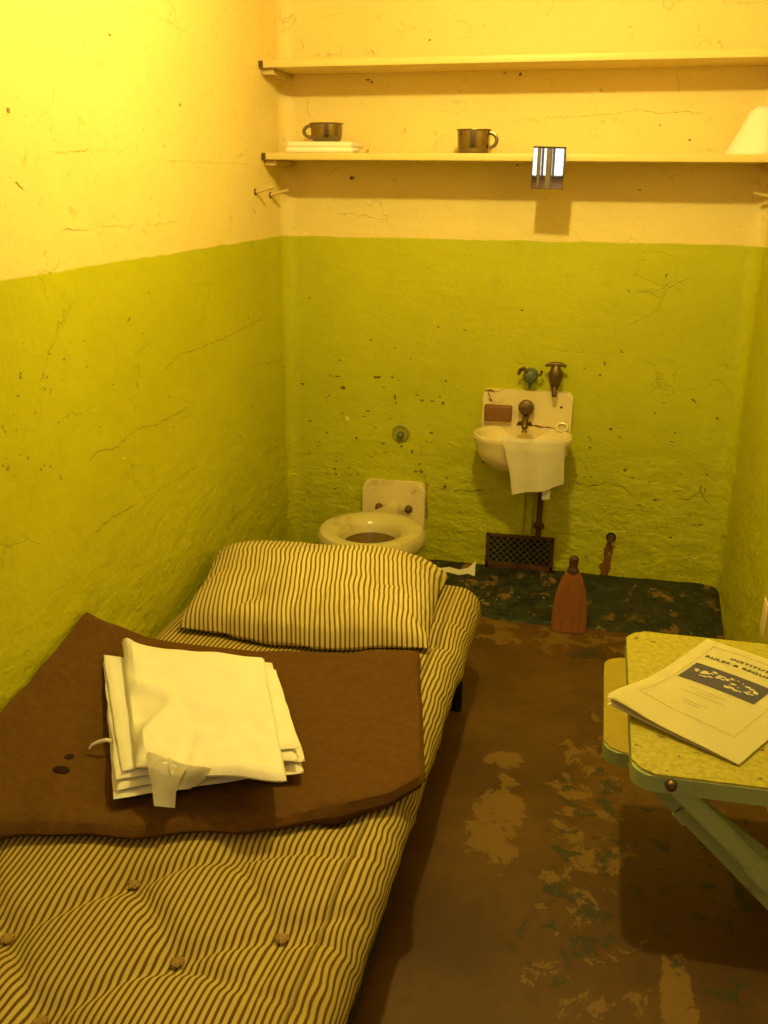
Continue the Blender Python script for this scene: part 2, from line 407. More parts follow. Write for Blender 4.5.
for i, (x, y, rx, ry) in enumerate([(371,340,2,2),(395,348,1.5,1.5),(377,377,5,3),(417,395,4,1.2),(422,400,4,2),(395,398,1.6,5),(396,403,1.4,2),(440,397,3,2),(443,403,3.5,3),(446,381,3,2),
        (368,411,4,1.5),(343,388,5,3),(356,438,3,2),(431,433,4,2),(412,452,1.8,4),(421,471,3.5,3.2),(420,464,2.5,2),(335,469,2,2.2),(336,474,2,3),(358,475,2.4,1.2),(349,468,1.2,1.6),
        (310,453,3,1),(317,446,3,1),(327,433,1.5,2),(447,478,2,2),(445,487,3,3),(522,310,2.2,2),(438,327,2,1.5),(611,429,4,3),(625,470,4,2.5),(717,418,2.5,2.5),(705,490,2,4),(620,437,2,2),(340,360,1.5,1.5),
        (484,462,3,1.5),(600,375,2,1.5),(590,448,2,1.5),(650,482,2,1),(655,500,4,2),(640,505,3,1.5),(505,73,2,1),(690,140,2,1.5),(660,125,1,2),(430,40,2,1.5),(520,75,3,3),(517,165,3,1.5),(352,178,5,2.5),(368,80,4,1.8),(372,82,2,2),(640,190,3,1)]):
    s = 1/300; flake(bm, back((x, y)), XN, ZN, rx*s*.62, ry*s*.62, YN, i)
rs = random.Random(21)
for i in range(70):
    q = (rs.uniform(298, 470), rs.uniform(370, 520)) if i < 50 else (rs.uniform(580, 715), rs.uniform(400, 560))
    flake(bm, back(q), XN, ZN, rs.uniform(.0015, .008), rs.uniform(.001, .0035), YN, 900+i)
o = obj('paint_chips', bm, M_CHIP, wb, smooth=False); o['kind'] = 'stuff'
bm = bmesh.new()
for i, (x, y, rx, ry) in enumerate([(347,418,1.6,2.6),(353,200,1,1),(690,560,1,1)]):
    flake(bm, back((x, y)), XN, ZN, rx/300, ry/300, YN, 70+i)
o = obj('bare_spots', bm, M_LIGHTCHIP, wb, smooth=False); o['kind'] = 'stuff'
bm = bmesh.new()
for i, (pts, w) in enumerate([([(452,490),(470,491),(484,490)], .006), ([(575,482),(590,486),(608,483),(625,488),(632,496)], .006), ([(640,290),(660,297),(668,288),(690,278)], .0025), ([(668,288),(655,312),(630,325)], .002),
        ([(676,499),(690,500),(698,494),(701,484)], .007), ([(700,488),(706,500),(712,505)], .004), ([(430,523),(438,520)], .006), ([(640,110),(660,114),(690,112),(715,117)], .0018), ([(540,118),(600,116),(640,110)], .0014),
        ([(300,38),(303,45),(302,55)], .0018), ([(308,98),(307,112),(313,118)], .002), ([(676,75),(680,84),(678,94)], .0016), ([(595,505),(620,508),(650,512)], .003), ([(310,520),(330,524),(350,523)], .003), ([(440,530),(470,532)], .003)]):
    strip(bm, [back(q) for q in pts], w, YN, seed=i)
o = obj('cracks', bm, M_CHIP, wb, smooth=False); o['kind'] = 'stuff'
bm = bmesh.new()
for i, (pts, w) in enumerate([([(48,152),(60,153),(75,152)], .0012), ([(74,152),(90,150)], .0024), ([(95,151),(110,150),(125,153)], .0012), ([(60,228),(75,229),(90,229)], .0022), ([(100,227),(115,226),(135,226)], .0014), ([(145,225),(160,224),(178,221)], .0015), ([(15,180),(19,186),(25,190)], .006), ([(165,370),(178,355),(205,346),(230,335),(262,319)], .0038),
        ([(88,464),(95,453),(118,446),(135,430),(160,423),(188,407)], .0042), ([(95,532),(108,520),(130,507),(138,502)], .0042), ([(140,500),(165,487),(200,465)], .0018), ([(252,206),(256,214)], .006), ([(250,365),(275,362),(284,359)], .003), ([(262,455),(280,445),(288,440)], .003),
        ([(190,285),(215,283)], .002), ([(160,160),(200,162),(250,164)], .0012), ([(120,5),(165,20),(190,35)], .001)]):
    strip(bm, [left(q) for q in pts], w, XN, seed=50+i)
o = obj('cracks', bm, M_CHIPL, wl, smooth=False); o['kind'] = 'stuff'
bm = bmesh.new(); rs = random.Random(3)
for i in range(46):
    q = (rs.uniform(0, 70) if i < 24 else rs.uniform(0, 270), rs.uniform(370, 480) if i < 24 else rs.uniform(290, 520))
    flake(bm, left(q), Vector((0,1,0)), ZN, rs.uniform(.001, .0045), rs.uniform(.001, .003), XN, 200+i)
for q in ((8,468),(8,110),(110,35),(180,105)): flake(bm, left(q), Vector((0,1,0)), ZN, .006, .004, XN, 300+q[0])
o = obj('paint_chips', bm, M_CHIPL, wl, smooth=False); o['kind'] = 'stuff'
bm = bmesh.new()
for i, q in enumerate(((124,458),(205,560),(207,563))): flake(bm, left(q), Vector((0,1,0)), ZN, .004, .003, XN, 400+i)
o = obj('bare_spots', bm, M_LIGHTCHIP, wl, smooth=False); o['kind'] = 'stuff'
# rust runs under the sink and below the broken pipe
bm = bmesh.new()
flake(bm, back((607, 556)), XN, ZN, .013, .062, YN, 31, 16, .0004)
flake(bm, back((604, 572)), XN, ZN, .016, .030, YN, 33, 14, .0005)
strip(bm, [back(q) for q in ((609,541),(607,552),(605,565),(603,577))], .034, YN, .0008, 5)
strip(bm, [back(q) for q in ((611,541),(610,560),(609,572))], .018, YN, .001, 6)
strip(bm, [back(q) for q in ((541,505),(540,520),(538,533))], .014, YN, .0008, 7)
strip(bm, [back(q) for q in ((425,474),(426,490),(427,520))], .010, YN, .0008, 8)
o = obj('rust_stains', bm, M_STAIN, wb, smooth=False); o['kind'] = 'stuff'
bm = bmesh.new()
o = obj('paint_patch', B(W-.004, W, -.90, -.84, .30, .40, bev=.0015), M_LIGHTCHIP, wr); o['label'] = 'pale bare patch low on the wall'

# ------------------------------------------------------------------ bed
BX0, BX1, BY0, BY1 = .022, .848, -.755, -2.68     # mattress outline
MZ0, MZ1 = .195, .330
t_ = thing('bed_frame', 'low dark iron bed frame under the striped mattress', 'bed', (.43, -1.7, 0))
for y in (-.93, -2.5):
    for x in (.07, .79): obj('leg', B(x-.016, x+.016, y-.016, y+.016, 0, .17, bev=.003), M_IRON, t_)
for x in (.07, .79): obj('side_rail', B(x-.018, x+.018, -2.64, -.80, .16, .19, bev=.003), M_IRON, t_)
for y in (-.80, -2.62): obj('end_rail', B(.052, .808, y-.015, y+.015, .16, .19, bev=.003), M_IRON, t_)
sl = None
for i in range(9):
    y = -.98 - i*.19
    if sl is None: s_ = obj('slat', B(.06, .80, -.02, .02, .188, .1945), M_IRON, t_, smooth=False); sl = s_
    else: s_ = sl.copy(); COL.objects.link(s_)
    s_.location = (0, y, 0)
tufts = [(.407, -2.147), (.689, -2.205), (.547, -2.286), (.265, -2.30), (.40, -2.43), (.69, -2.47), (.12, -2.15), (.20, -2.52), (.55, -2.05), (.27, -1.98), (.69, -1.9), (.30, -1.2), (.60, -1.05), (.75, -1.15)]
creases = [(0,2),(2,1),(2,4),(0,3),(1,5),(3,4),(0,8),(1,8),(3,6),(5,4)]
crl = [(tufts[a], tufts[b]) for a, b in creases] + [((.689,-2.205),(.84,-2.22)), ((.69,-2.2),(.83,-2.12)), ((.55,-2.05),(.80,-2.0)), ((.60,-1.05),(.83,-1.02)), ((.75,-1.15),(.84,-1.19)), ((.54,-2.29),(.80,-2.36))]
def mtop(x, y):
    """mattress top surface"""
    z = MZ1 + .018*nz(x, y, 0, 2.2) + .006*nz(x, y, 2, 7)
    for (a, b) in tufts:
        d = math.hypot(x-a, y-b); z -= .018*gauss(d, .032) + .016*gauss(d, .10)
    cz = 0
    for i, (a, b) in enumerate(crl):
        if abs(y-a[1]) > .5: continue
        d, k = segdist(x, y, a, b); wob = .010*nz(x, y, 4, 16)
        cz = max(cz, .013*gauss(d+wob, .015)*(1-.4*k))
    td = min(math.hypot(x-a, y-b) for a, b in tufts)
    z -= cz*sstep(.0, .05, td)
    z -= .020*sstep(.25, .0, y-BY1) 
    return z
def mattress():
    bm = bmesh.new(); r = .055; nc = 9; na = 76; nb = 9
    hw = (BX1-BX0)/2; cx = (BX0+BX1)/2
    # cross-section loop (x offset, height 0..1, arc length) : bottom -> right side -> top -> left
    sec = []; T = MZ1-MZ0; side = []
    rr = T/2
    top = [(hw-rr) - (2*(hw-rr))*i/na for i in range(na+1)]
    loop = []
    for i in range(nb+1): loop.append((-(hw-rr)+2*(hw-rr)*i/nb, 0.0))
    for i in range(1, nc*2): a = -PI/2+PI*i/(nc*2); loop.append((hw-rr+rr*math.cos(a)*1.0, (math.sin(a)+1)/2))
    for x in top: loop.append((x, 1.0))
    for i in range(1, nc*2): a = PI/2+PI*i/(nc*2); loop.append((-(hw-rr)+rr*math.cos(a), (math.sin(a)+1)/2))
    n = len(loop); arc = [0]
    for i in range(n):
        a, b_ = loop[i], loop[(i+1) % n]; arc.append(arc[-1]+math.hypot(b_[0]-a[0], (b_[1]-a[1])*T))
    ys = []; L = BY0-BY1
    st = [(r*(1-math.cos(PI/2*k/7)), r*(1-math.sin(PI/2*k/7))) for k in range(0, 7)]
    for d, ins in st: ys.append((d, ins))
    m = 220
    for k in range(m+1): ys.append((r+(L-2*r)*k/m, 0))
    for d, ins in st[::-1]: ys.append((L-d, ins))
    vs = []; uvl = bm.loops.layers.uv.verify()
    for d, ins in ys:
        y = BY0-d; row = []
        for (lx, h) in loop:
            sx = lx*(hw-ins)/hw; x = cx+sx; x -= (lx+hw)/(2*hw)*(.010+.022*min(1, d/1.7))
            zt = mtop(x, y); hh = (h-.5)*(1-ins/T*1.6)+.5
            bul = 0
            if .02 < h < .98 and lx > 0: bul = .006*nz(y*9, h*2, 1) + .004*nz(y*25, h*4, 6)
            row.append(bm.verts.new((x+bul, y+(.010*nz(x*3, y*3, 8) if d < .2 else 0), MZ0+(zt-MZ0)*hh)))
        vs.append(row)
    for j in range(len(ys)-1):
        for i in range(n):
            f = bm.faces.new((vs[j][i], vs[j][(i+1) % n], vs[j+1][(i+1) % n], vs[j+1][i]))
            for lp, (a, b_) in zip(f.loops, ((i, j), (i+1, j), (i+1, j+1), (i, j+1))): lp[uvl].uv = (arc[a], ys[b_][0])
    for row in (vs[0], vs[-1]):
        f = bm.faces.new(row)
        for lp in f.loops: lp[uvl].uv = (lp.vert.co.x, lp.vert.co.z)
    return bm
t_ = thing('mattress', 'thin tufted mattress in brown and cream striped ticking on the low bed', 'mattress', (.43, -1.7, MZ0))
obj('cover', mattress(), M_TICK, t_)
pip = [(.768-.022*min(1, k/150*1.1), BY0-.06-(-BY1+BY0-.12)*k/150 if False else BY0-.06+(BY1-BY0+.12)*k/150) for k in range(151)]
bm = bmesh.new(); tube(bm, [(x+.004*nz(y*5, 0, 2), y, mtop(x, y)+.0005) for x, y in pip], .0035, 6)
uvl = bm.loops.layers.uv.verify()
for f in bm.faces:
    for lp in f.loops: lp[uvl].uv = (lp.vert.co.x, lp.vert.co.y)
obj('edge_piping', bm, M_PIPE, t_)
for i, (x, y) in enumerate(tufts[:6]):
    z = mtop(x, y); bm = bmesh.new()
    for k in range(5):
        a = k*1.3+i; tube(bm, [(x-.011*math.cos(a), y-.011*math.sin(a), z+.006), (x, y, z+.008), (x+.011*math.cos(a), y+.011*math.sin(a), z+.005)], .0028, 6)
    obj('tuft', bm, M_TUFT, t_)

# pillow
PC = [Vector((.110, -1.285, 0)), Vector((.755, -1.245, 0)), Vector((.733, -.775, 0)), Vector((.012, -.765, 0))]
def pil_xy(s, t):
    # edges draw in between the corners
    p = PC[0].lerp(PC[1], s).lerp(PC[3].lerp(PC[2], s), t)
    p = p + (PC[1]-PC[0])*(.020*math.sin(PI*t)*(1-2*s)) + (PC[3]-PC[0])*(.020*math.sin(PI*s)*(-1 if t < .5 else 0)*(1-2*t)*(1+3.2*gauss(s-.62, .25)))
    return p
pil_f = [((.18,.0),(.34,.33),.016),((.30,.0),(.38,.22),.012),((.52,.0),(.60,.30),.014),((.78,.0),(.70,.24),.014),((.62,.02),(.80,.40),.016),((1,.32),(.72,.45),.014),((1,.6),(.80,.62),.010),((.0,.35),(.2,.45),.008),((.45,.05),(.50,.42),.010),((.98,.15),(.80,.28),.012)]
def pil_h(s, t):
    a = max(0, 1-abs(2*s-1)**3.2)**.45 * max(0, 1-abs(2*t-1)**2.8)**.42
    h = .140*a*(1+.16*nz(s*3, t*3, 1))
    for (p, q, d) in pil_f:
        ds, k = segdist(s*1.5, t, (p[0]*1.5, p[1]), (q[0]*1.5, q[1])); h -= 1.7*d*gauss(ds+.02*nz(s*9, t*9, 3), .032)*(1-k*.75)*a**.4
    return h
def pillow():
    bm = bmesh.new(); ns, nt = 96, 64; uvl = bm.loops.layers.uv.verify(); SL, TL = .62, .46
    topv, botv = [], []
    for j in range(nt+1):
        tr, br = [], []
        for i in range(ns+1):
            s, t = i/ns, j/nt; p = pil_xy(s, t); base = mtop(p.x, p.y)+.009
            wob = Vector((.003*nz(s*10, t*10, 5), .005*nz(s*14, t*12, 7), 0))
            p = p + wob; h = pil_h(s, t)
            edge = i in (0, ns) or j in (0, nt)
            v = bm.verts.new((p.x, p.y, base+.010+h*.9)); tr.append(v)
            br.append(v if edge else bm.verts.new((p.x, p.y, base+.010-min(.012, h*.25))))
        topv.append(tr); botv.append(br)
    def suv(i, j): 
        s, t = i/ns, j/nt; return (SL*s + .05*t + .006*nz(s*4, t*4, 2), TL*t)
    for V in (topv, botv):
        for j in range(nt):
            for i in range(ns):
                f = bm.faces.new((V[j][i], V[j][i+1], V[j+1][i+1], V[j+1][i]))
                for lp, (a, b_) in zip(f.loops, ((i, j), (i+1, j), (i+1, j+1), (i, j+1))): lp[uvl].uv = suv(a, b_)
    return bm
t_ = thing('pillow', 'plump striped pillow at the far end of the bed', 'pillow', (.42, -1.0, .345))
obj('pillow_body', pillow(), M_TICKP, t_)
bm = bmesh.new()
tie = [Vector((.705, -.80, .372)), Vector((.735, -.785, .372)), Vector((.765, -.775, .362)), Vector((.79, -.77, .368)), Vector((.81, -.765, .374))]
wd = [.006, .008, .008, .009, .022]
def tief(u, v):
    k = u*4; i = min(int(k), 3); p = tie[i].lerp(tie[i+1], k-i); w_ = wd[i]*(1-(k-i))+wd[i+1]*(k-i)
    return p + Vector((.0, .3, .95))*(w_*(v-.5)*2)
grid(bm, tief, 16, 2); bmesh.ops.solidify(bm, geom=bm.faces[:], thickness=.002)
obj('tie_string', bm, M_SHEET, t_)

# blanket: thick folded wool, climbing the left wall
def blanket():
    N = [(0, (.014, -2.17, .385)), (.17, (.16, -2.125, .365)), (.45, (.375, -2.075, .36)), (.75, (.63, -1.985, .362)), (.93, (.79, -1.87, .36)), (1, (.845, -1.79, .358))]
    Fp = [(0, (.014, -1.535, .470)), (.07, (.040, -1.50, .435)), (.17, (.10, -1.435, .392)), (.45, (.36, -1.385, .372)), (.75, (.55, -1.34, .366)), (1, (.742, -1.288, .360))]
    ns, nt = 110, 70
    def topz(s, t, x, y, zl):
        under = mtop(min(max(x, .03), .84), y)
        th = .034 + .010*nz(s*4, t*3, 2) + .004*nz(s*13, t*11, 5)
        z = max(zl, under + th)
        w = gauss(x-.0, .13)
        z += w*.030*sstep(0, .5, t) + .010*w*nz(s*14, t*5, 9)
        # soft ridge / fold lines from the wall
        d, k = segdist(x, y, (.03, -1.57), (.30, -1.98)); z += .012*gauss(d, .035)*(1-k)
        d, k = segdist(x, y, (.02, -1.80), (.27, -1.93)); z -= .008*gauss(d, .025)*(1-k)
        return z
    bm = bmesh.new(); top = []; bot = []
    for j in range(nt+1):
        a, b_ = [], []
        for i in range(ns+1):
            s, t = i/ns, j/nt
            p = interp(N, s).lerp(interp(Fp, s), t)
            x, y = p.x + (.006*nz(t*7, 2, 1) if s > .98 else 0), p.y + .006*nz(s*8, t, 4)
            zt = topz(s, t, x, y, p.z)
            # rounded fold edges
            e = min(t*.52, (1-t)*.52, (1-s)*.8); rd = .018
            under = mtop(min(max(x, .03), .84), y)+.002
            zm = (zt+under)/2
            k = math.sqrt(max(0, 1-(1-min(1, e/rd))**2))
            a.append(bm.verts.new((x, y, zm+(zt-zm)*k)))
            edge = j in (0, nt) or i == ns
            b_.append(a[-1] if edge else bm.verts.new((x, y, zm-(zm-under)*k)))
        top.append(a); bot.append(b_)
    for V in (top, bot):
        for j in range(nt):
            for i in range(ns): bm.faces.new((V[j][i], V[j][i+1], V[j+1][i+1], V[j+1][i]))
    for j in range(nt): 
        vs = [top[j][0], top[j+1][0], bot[j+1][0], bot[j][0]]; vs = list(dict.fromkeys(vs))
        if len(vs) > 2: bm.faces.new(vs)
    return bm
t_ = thing('blanket', 'folded dark brown wool blanket across the bed, bunched against the wall', 'blanket', (.42, -1.75, .345))
blk = obj('wool_cover', blanket(), M_BLANKET, t_)
bpy.context.view_layer.update()
def drop(o, x, y, z=2.0):
    ok, loc, n, i = o.ray_cast(o.matrix_world.inverted() @ Vector((x, y, z)), Vector((0, 0, -1)))
    return (o.matrix_world @ loc).z if ok else .36
for q, r1, r2 in (((61, 771), .017, .012), ((69, 758), .010, .010)):
    p = un(q, 2, .40); z = drop(blk, p.x, p.y); p = un(q, 2, z); bm = bmesh.new()
    lathe(bm, [(r1, -.004), (r1*.95, .004), (r1*.5, .005)], (p.x, p.y, z), sy=r2/r1, seg=14)
    m_ = obj('worn_spot', bm, M_DARKWOOL, t_); m_['label'] = 'dark worn spot'

# folded white linen on the blanket
def quad(pxs, z): return [Vector((un(q, 2, z).x, un(q, 2, z).y, 0)) for q in pxs]
_bc = {}
def bed_z(x, y):
    """smoothed blanket surface under the pile"""
    k = (round(x*60), round(y*60))
    if k not in _bc: _bc[k] = sum(drop(blk, min(max(x+a, .05), .72), min(max(y+b_, -2.0), -1.45)) for a, b_ in ((0, 0), (.03, 0), (-.03, 0), (0, .03), (0, -.03)))/5
    return _bc[k]
def pile_z(x, y):
    # plane-ish base: lifts a little towards the wall where the blanket bunches
    return PZ + .016*gauss(x-.02, .13)
PZ = max(bed_z(.2+.05*i, -1.9+.05*j) for i in range(8) for j in range(8)) - .002
def slab(C, lift, th, seed, rump, extra=None, n=44):
    bm = bmesh.new(); top = []; bot = []
    for j in range(n+1):
        a, b_ = [], []
        for i in range(n+1):
            s, t = i/n, j/n
            p = C[0].lerp(C[1], s).lerp(C[3].lerp(C[2], s), t)
            p.x += .004*nz(t*5, seed, 3); p.y += .005*nz(s*5, seed+3, 3)
            g = pile_z(p.x, p.y) + lift + rump*(.006*nz(p.x*6, p.y*6, 1) + .002*nz(p.x*17, p.y*17, 2))
            x_ = extra(s, t) if extra else 0
            e = min(min(s, 1-s)*.33, min(t, 1-t)*.40); k = math.sqrt(max(0, 1-(1-min(1, e/(th*.6)))**2))
            a.append(bm.verts.new((p.x, p.y, g+th*.5+(th*.48)*k + x_)))
            b_.append(a[-1] if (i in (0, n) or j in (0, n)) else bm.verts.new((p.x, p.y, g+th*.5-th*.48*k)))
        top.append(a); bot.append(b_)
    for V in (top, bot):
        for j in range(n):
            for i in range(n): bm.faces.new((V[j][i], V[j][i+1], V[j+1][i+1], V[j+1][i]))
    return bm
G = 'folded linen on the blanket'
zz = PZ
s1 = thing('folded_sheet', 'folded white sheet with a loose tie, lowest of the linen pile on the brown blanket', 'linen', (.35, -1.75, PZ), G)
obj('folded_layer', slab(quad([(113, 796), (304, 769), (268, 664), (106, 690)], zz+.012), 0, .012, 1, 1), M_SHEET, s1)
obj('folded_layer', slab(quad([(117, 787), (305, 758), (272, 660), (104, 668)], zz+.024), .0125, .012, 2, 1), M_SHEET, s1)
s2 = thing('folded_sheet', 'folded white sheet in the middle of the linen pile, its folds showing at the left', 'linen', (.35, -1.75, PZ+.026), G)
obj('folded_layer', slab(quad([(116, 776), (298, 757), (273, 672), (103, 662)], zz+.036), .0250, .011, 3, 1), M_SHEET, s2)
obj('folded_layer', slab(quad([(122, 768), (300, 745), (276, 668), (104, 658)], zz+.047), .0365, .010, 4, 1), M_SHEET, s2)
t_ = thing('pillowcase', 'rumpled white pillowcase on top of the linen pile with a flap hanging down', 'linen', (.36, -1.70, PZ+.047), G)
def rum(s, t):
    g = 0
    for (q0, q1, d_, r_) in (((.0,.60),(.60,.50),.010,.06), ((.05,.12),(.30,.45),.016,.06), ((.30,.0),(.42,.25),-.006,.04), ((.0,.36),(.30,.40),-.005,.05), ((.55,.02),(1,.06),.005,.03), ((.0,.95),(.10,.70),.014,.07)):
        ds, k = segdist(s, t, q0, q1); g += d_*gauss(ds, r_)*(1-.6*k)
    return max(-.010, 1.6*g + .012*gauss(t-1, .2)*(1-s) + .003*nz(s*8, t*8, 3)) * min(1, 12*min(s, 1-s, t, 1-t) + .25)
obj('pillowcase_body', slab(quad([(136, 764), (287, 779), (264, 657), (122, 646)], zz+.062), .047, .017, 5, 1, rum, 64), M_SHEET, t_)
def ribbon(name, pl, pr, n, m, amp, ph, parent):
    """crumpled piece of cloth between a left and a right rail of (pixel, height) points"""
    L = [un(q, 2, zz+z) for q, z in pl]; Rr = [un(q, 2, zz+z) for q, z in pr]
    def f(u, v):
        k = v*(len(L)-1); i = min(int(k), len(L)-2); w_ = k-i
        p = L[i].lerp(L[i+1], w_).lerp(Rr[i].lerp(Rr[i+1], w_), u)
        return p + Vector((0, -.3, 1))*(amp*math.sin(u*PI*2+ph+v*2.5)*math.sin(PI*min(1, v+.25))*(1-.5*v))
    bm = bmesh.new(); grid(bm, f, n, m); bmesh.ops.solidify(bm, geom=bm.faces[:], thickness=.003); return obj(name, bm, M_SHEET, parent)
ribbon('flap', [((146, 752), .068), ((148, 768), .058), ((152, 786), .036), ((154, 806), .014)], [((190, 765), .068), ((182, 778), .055), ((176, 793), .034), ((175, 808), .012)], 16, 22, .006, .4, t_)
ribbon('flap', [((168, 758), .068), ((170, 772), .058), ((178, 790), .034)], [((212, 770), .066), ((206, 778), .050), ((190, 789), .030)], 14, 16, .006, 2.2, t_)
a_ = [un(q, 2, zz+z) for q, z in (((112, 741), .020), ((106, 740), .024), ((98, 742), .018), ((92, 745), .010), ((89, 749), .004))]
obj('tie_string', tube(bmesh.new(), a_, [.003, .004, .0035, .003, .0015], 6), M_SHEET, s1)

# ------------------------------------------------------------------ toilet
TC = Vector((.400, -.335, .014))
t_ = thing('toilet', 'old ivory porcelain wall-hung toilet without a lid, behind the bed', 'toilet', (.412, -.2, .10))
def tbowl():
    bm = bmesh.new(); seg = 56
    prof = [(-.999, .170, 1), (-.55, .172, 1), (-.15, .205, 1), (-.06, .235, 1), (0, .275, 1), (.10, .292, 1), (.25, .303, 1), (.55, .307, 1), (.85, .302, 1), (.96, .290, 1), (1, .270, 1), (.98, .252, 1), (.80, .235, 1), (.55, .19, 1), (.30, .14, 1), (.1, .105, 1)]
    rings = []
    for k, z, _ in prof:
        ring = []
        for i in range(seg):
            a = 2*PI*i/seg; c, s = math.cos(a), math.sin(a)
            ia, ib = .098, .112; oa, ob = .188, .208
            if s > 0: ob = .192
            if k < 0: ex, ey = ia*(1+k), ib*(1+k); ey_off = -.028
            else: ex, ey = ia+(oa-ia)*k, ib+(ob-ib)*k; ey_off = -.028*(1-k)
            ring.append(bm.verts.new((TC.x+ex*c, TC.y+ey_off+ey*s, z+TC.z)))
        rings.append(ring)
    for a, b_ in zip(rings, rings[1:]):
        for i in range(seg): bm.faces.new((a[i], a[(i+1)%seg], b_[(i+1)%seg], b_[i]))
    bm.faces.new(rings[0]); bm.faces.new(rings[-1][::-1]); return bm
obj('bowl', tbowl(), M_BOWL, t_)
bm = lathe(bmesh.new(), [(.093, .266), (.093, .270)], (TC.x, TC.y-.028, 0), sy=1.12, seg=40); w_ = obj('water', bm, M_WATER, t_); w_['label'] = 'brown water'
bm = bmesh.new(); pts = [(x, 0, z) for x, z in rrect(.293, .530, .17, .388, .03)]
prism(bm, pts, (0, -.030, 0)); bmesh.ops.bevel(bm, geom=[e for e in bm.edges if abs(e.verts[0].co.y+.03) < 1e-5 and abs(e.verts[1].co.y+.03) < 1e-5], offset=.008, segments=3, affect='EDGES')
obj('back_plate', bm, M_PORC, t_)
bm = bmesh.new(); tube(bm, [(.412, -.02, .275), (.412, -.08, .285), (.412, -.12, .285), (.412, -.17, .278)], [.040, .036, .042, .060], 20, flat=1.0); obj('neck', bm, M_BOWL, t_)
bm = bmesh.new(); tube(bm, [(.412, -.02, .20), (.412, -.20, .19)], [.10, .10], 24, flat=.65); obj('outlet', bm, M_BOWL, t_)
for x in (.358, .470):
    o = obj('bolt_cap', lathe(bmesh.new(), [(.015, 0), (.015, .010), (.010, .018), (.004, .021)], (x, -.029, .288), axis=(0, -1, 0), seg=14), M_BRASSD, t_)
# round wall fitting above it
p = back((401, 433)); t_ = thing('flush_fitting', 'small round capped pipe fitting on the green wall above the toilet', 'pipe fitting', p)
M_GP = simple('green_painted_metal', (.33, .31, .02), .45, var=.15)
obj('ring', lathe(bmesh.new(), [(.034, 0), (.034, .004), (.028, .007), (.025, .004), (.025, .001)], p, axis=(0, -1, 0), seg=26), M_GP, t_)
obj('cap', lathe(bmesh.new(), [(.012, 0), (.012, .018), (.008, .024), (.003, .026)], p+Vector((0, 0, -.006)), axis=(0, -1, 0), seg=16), M_PATINA, t_)

# ------------------------------------------------------------------ sink
SC = Vector((.882, -.118, .622)); SA, SB = .170, .112
t_ = thing('wall_sink', 'small ivory porcelain wall sink with a tall splashback on the green wall', 'sink', (.882, 0, .5))
bm = bmesh.new(); pts = [(x, 0, z) for x, z in rrect(.729, 1.041, .575, .755, .022)]
prism(bm, pts, (0, -.026, 0)); bmesh.ops.bevel(bm, geom=[e for e in bm.edges if abs(e.verts[0].co.y+.026) < 1e-5 and abs(e.verts[1].co.y+.026) < 1e-5], offset=.009, segments=3, affect='EDGES')
obj('splashback', bm, M_PORC, t_)
bm = bmesh.new(); seg = 56
prof = [(.02, -.085), (.35, -.083), (.62, -.070), (.80, -.045), (.89, -.012), (.92, -.002), (.955, .003), (.985, .002), (1, -.005), (.99, -.016), (.955, -.026), (.93, -.050), (.84, -.085), (.66, -.112), (.40, -.128), (.02, -.133)]
rings = []
for k, z in prof:
    ring = []
    for i in range(seg):
        a = 2*PI*i/seg; c, s = math.cos(a), math.sin(a); c_ = math.copysign(abs(c)**.82, c); s_ = math.copysign(abs(s)**.82, s)
        ring.append(bm.verts.new((SC.x+SA*k*c_, min(-.004, SC.y+SB*k*s_ + .020*(1-k)*0), SC.z+z)))
    rings.append(ring)
for a, b_ in zip(rings, rings[1:]):
    for i in range(seg): bm.faces.new((a[i], a[(i+1)%seg], b_[(i+1)%seg], b_[i]))
bm.faces.new(rings[0]); bm.faces.new(rings[-1][::-1]); obj('basin', bm, M_PORC, t_)
fx = .884
obj('push_knob', lathe(bmesh.new(), [(.013, 0), (.013, .020), (.026, .024), (.028, .034), (.024, .044), (.010, .049)], (fx, -.024, .700), axis=(0, -1, .1), seg=24), M_BRASSD, t_)
obj('spout', tube(bmesh.new(), [(fx, -.03, .665), (fx, -.06, .668), (fx, -.085, .657), (fx, -.095, .640)], [.013, .012, .011, .011], 14), M_BRASSD, t_)
bm = bmesh.new()
for a in (.5, PI-.5, -PI/2): tube(bm, [(fx, -.075, .655), (fx+.022*math.cos(a), -.088, .645+.016*math.sin(a)), (fx+.028*math.cos(a), -.088, .645+.022*math.sin(a))], [.008, .007, .011], 10)
obj('spout_guard', bm, M_BRASSD, t_)
bm = bmesh.new(); tube(bm, [(1.010+.019*math.cos(a), -.040+.010*math.sin(a), .637+.012*math.sin(a)) for a in [2*PI*k/24 for k in range(25)]], .0035, 8, cap=False); obj('soap_dish', bm, M_PORC, t_)
bm = bmesh.new(); strip(bm, [Vector((.905, -.0265, .632)), Vector((.95, -.0265, .628)), Vector((.99, -.0265, .628))], .010, YN, .0004, 4); obj('rust_line', bm, M_STAIN, t_)
bm = bmesh.new(); strip(bm, [Vector((.731, -.027, .747)), Vector((.755, -.027, .749)), Vector((.785, -.027, .750))], .012, YN, .0004, 9); strip(bm, [Vector((.752, -.027, .748)), Vector((.750, -.027, .73)), Vector((.748, -.027, .715))], .006, YN, .0004, 2); obj('rust_stain', bm, M_STAIN, t_)
for (x, z) in ((.757, .717), (1.003, .705)): obj('bolt', lathe(bmesh.new(), [(.004, 0), (.004, .002), (.002, .003)], (x, -.026, z), axis=(0, -1, 0), seg=10), M_IRON, t_)
# soap
t_ = obj('soap_bar', B(.737, .834, -.048, -.0265, .645, .703, bev=.005, seg=3), M_SOAP); tag(t_, 'brown bar of soap propped against the sink splashback', 'soap')
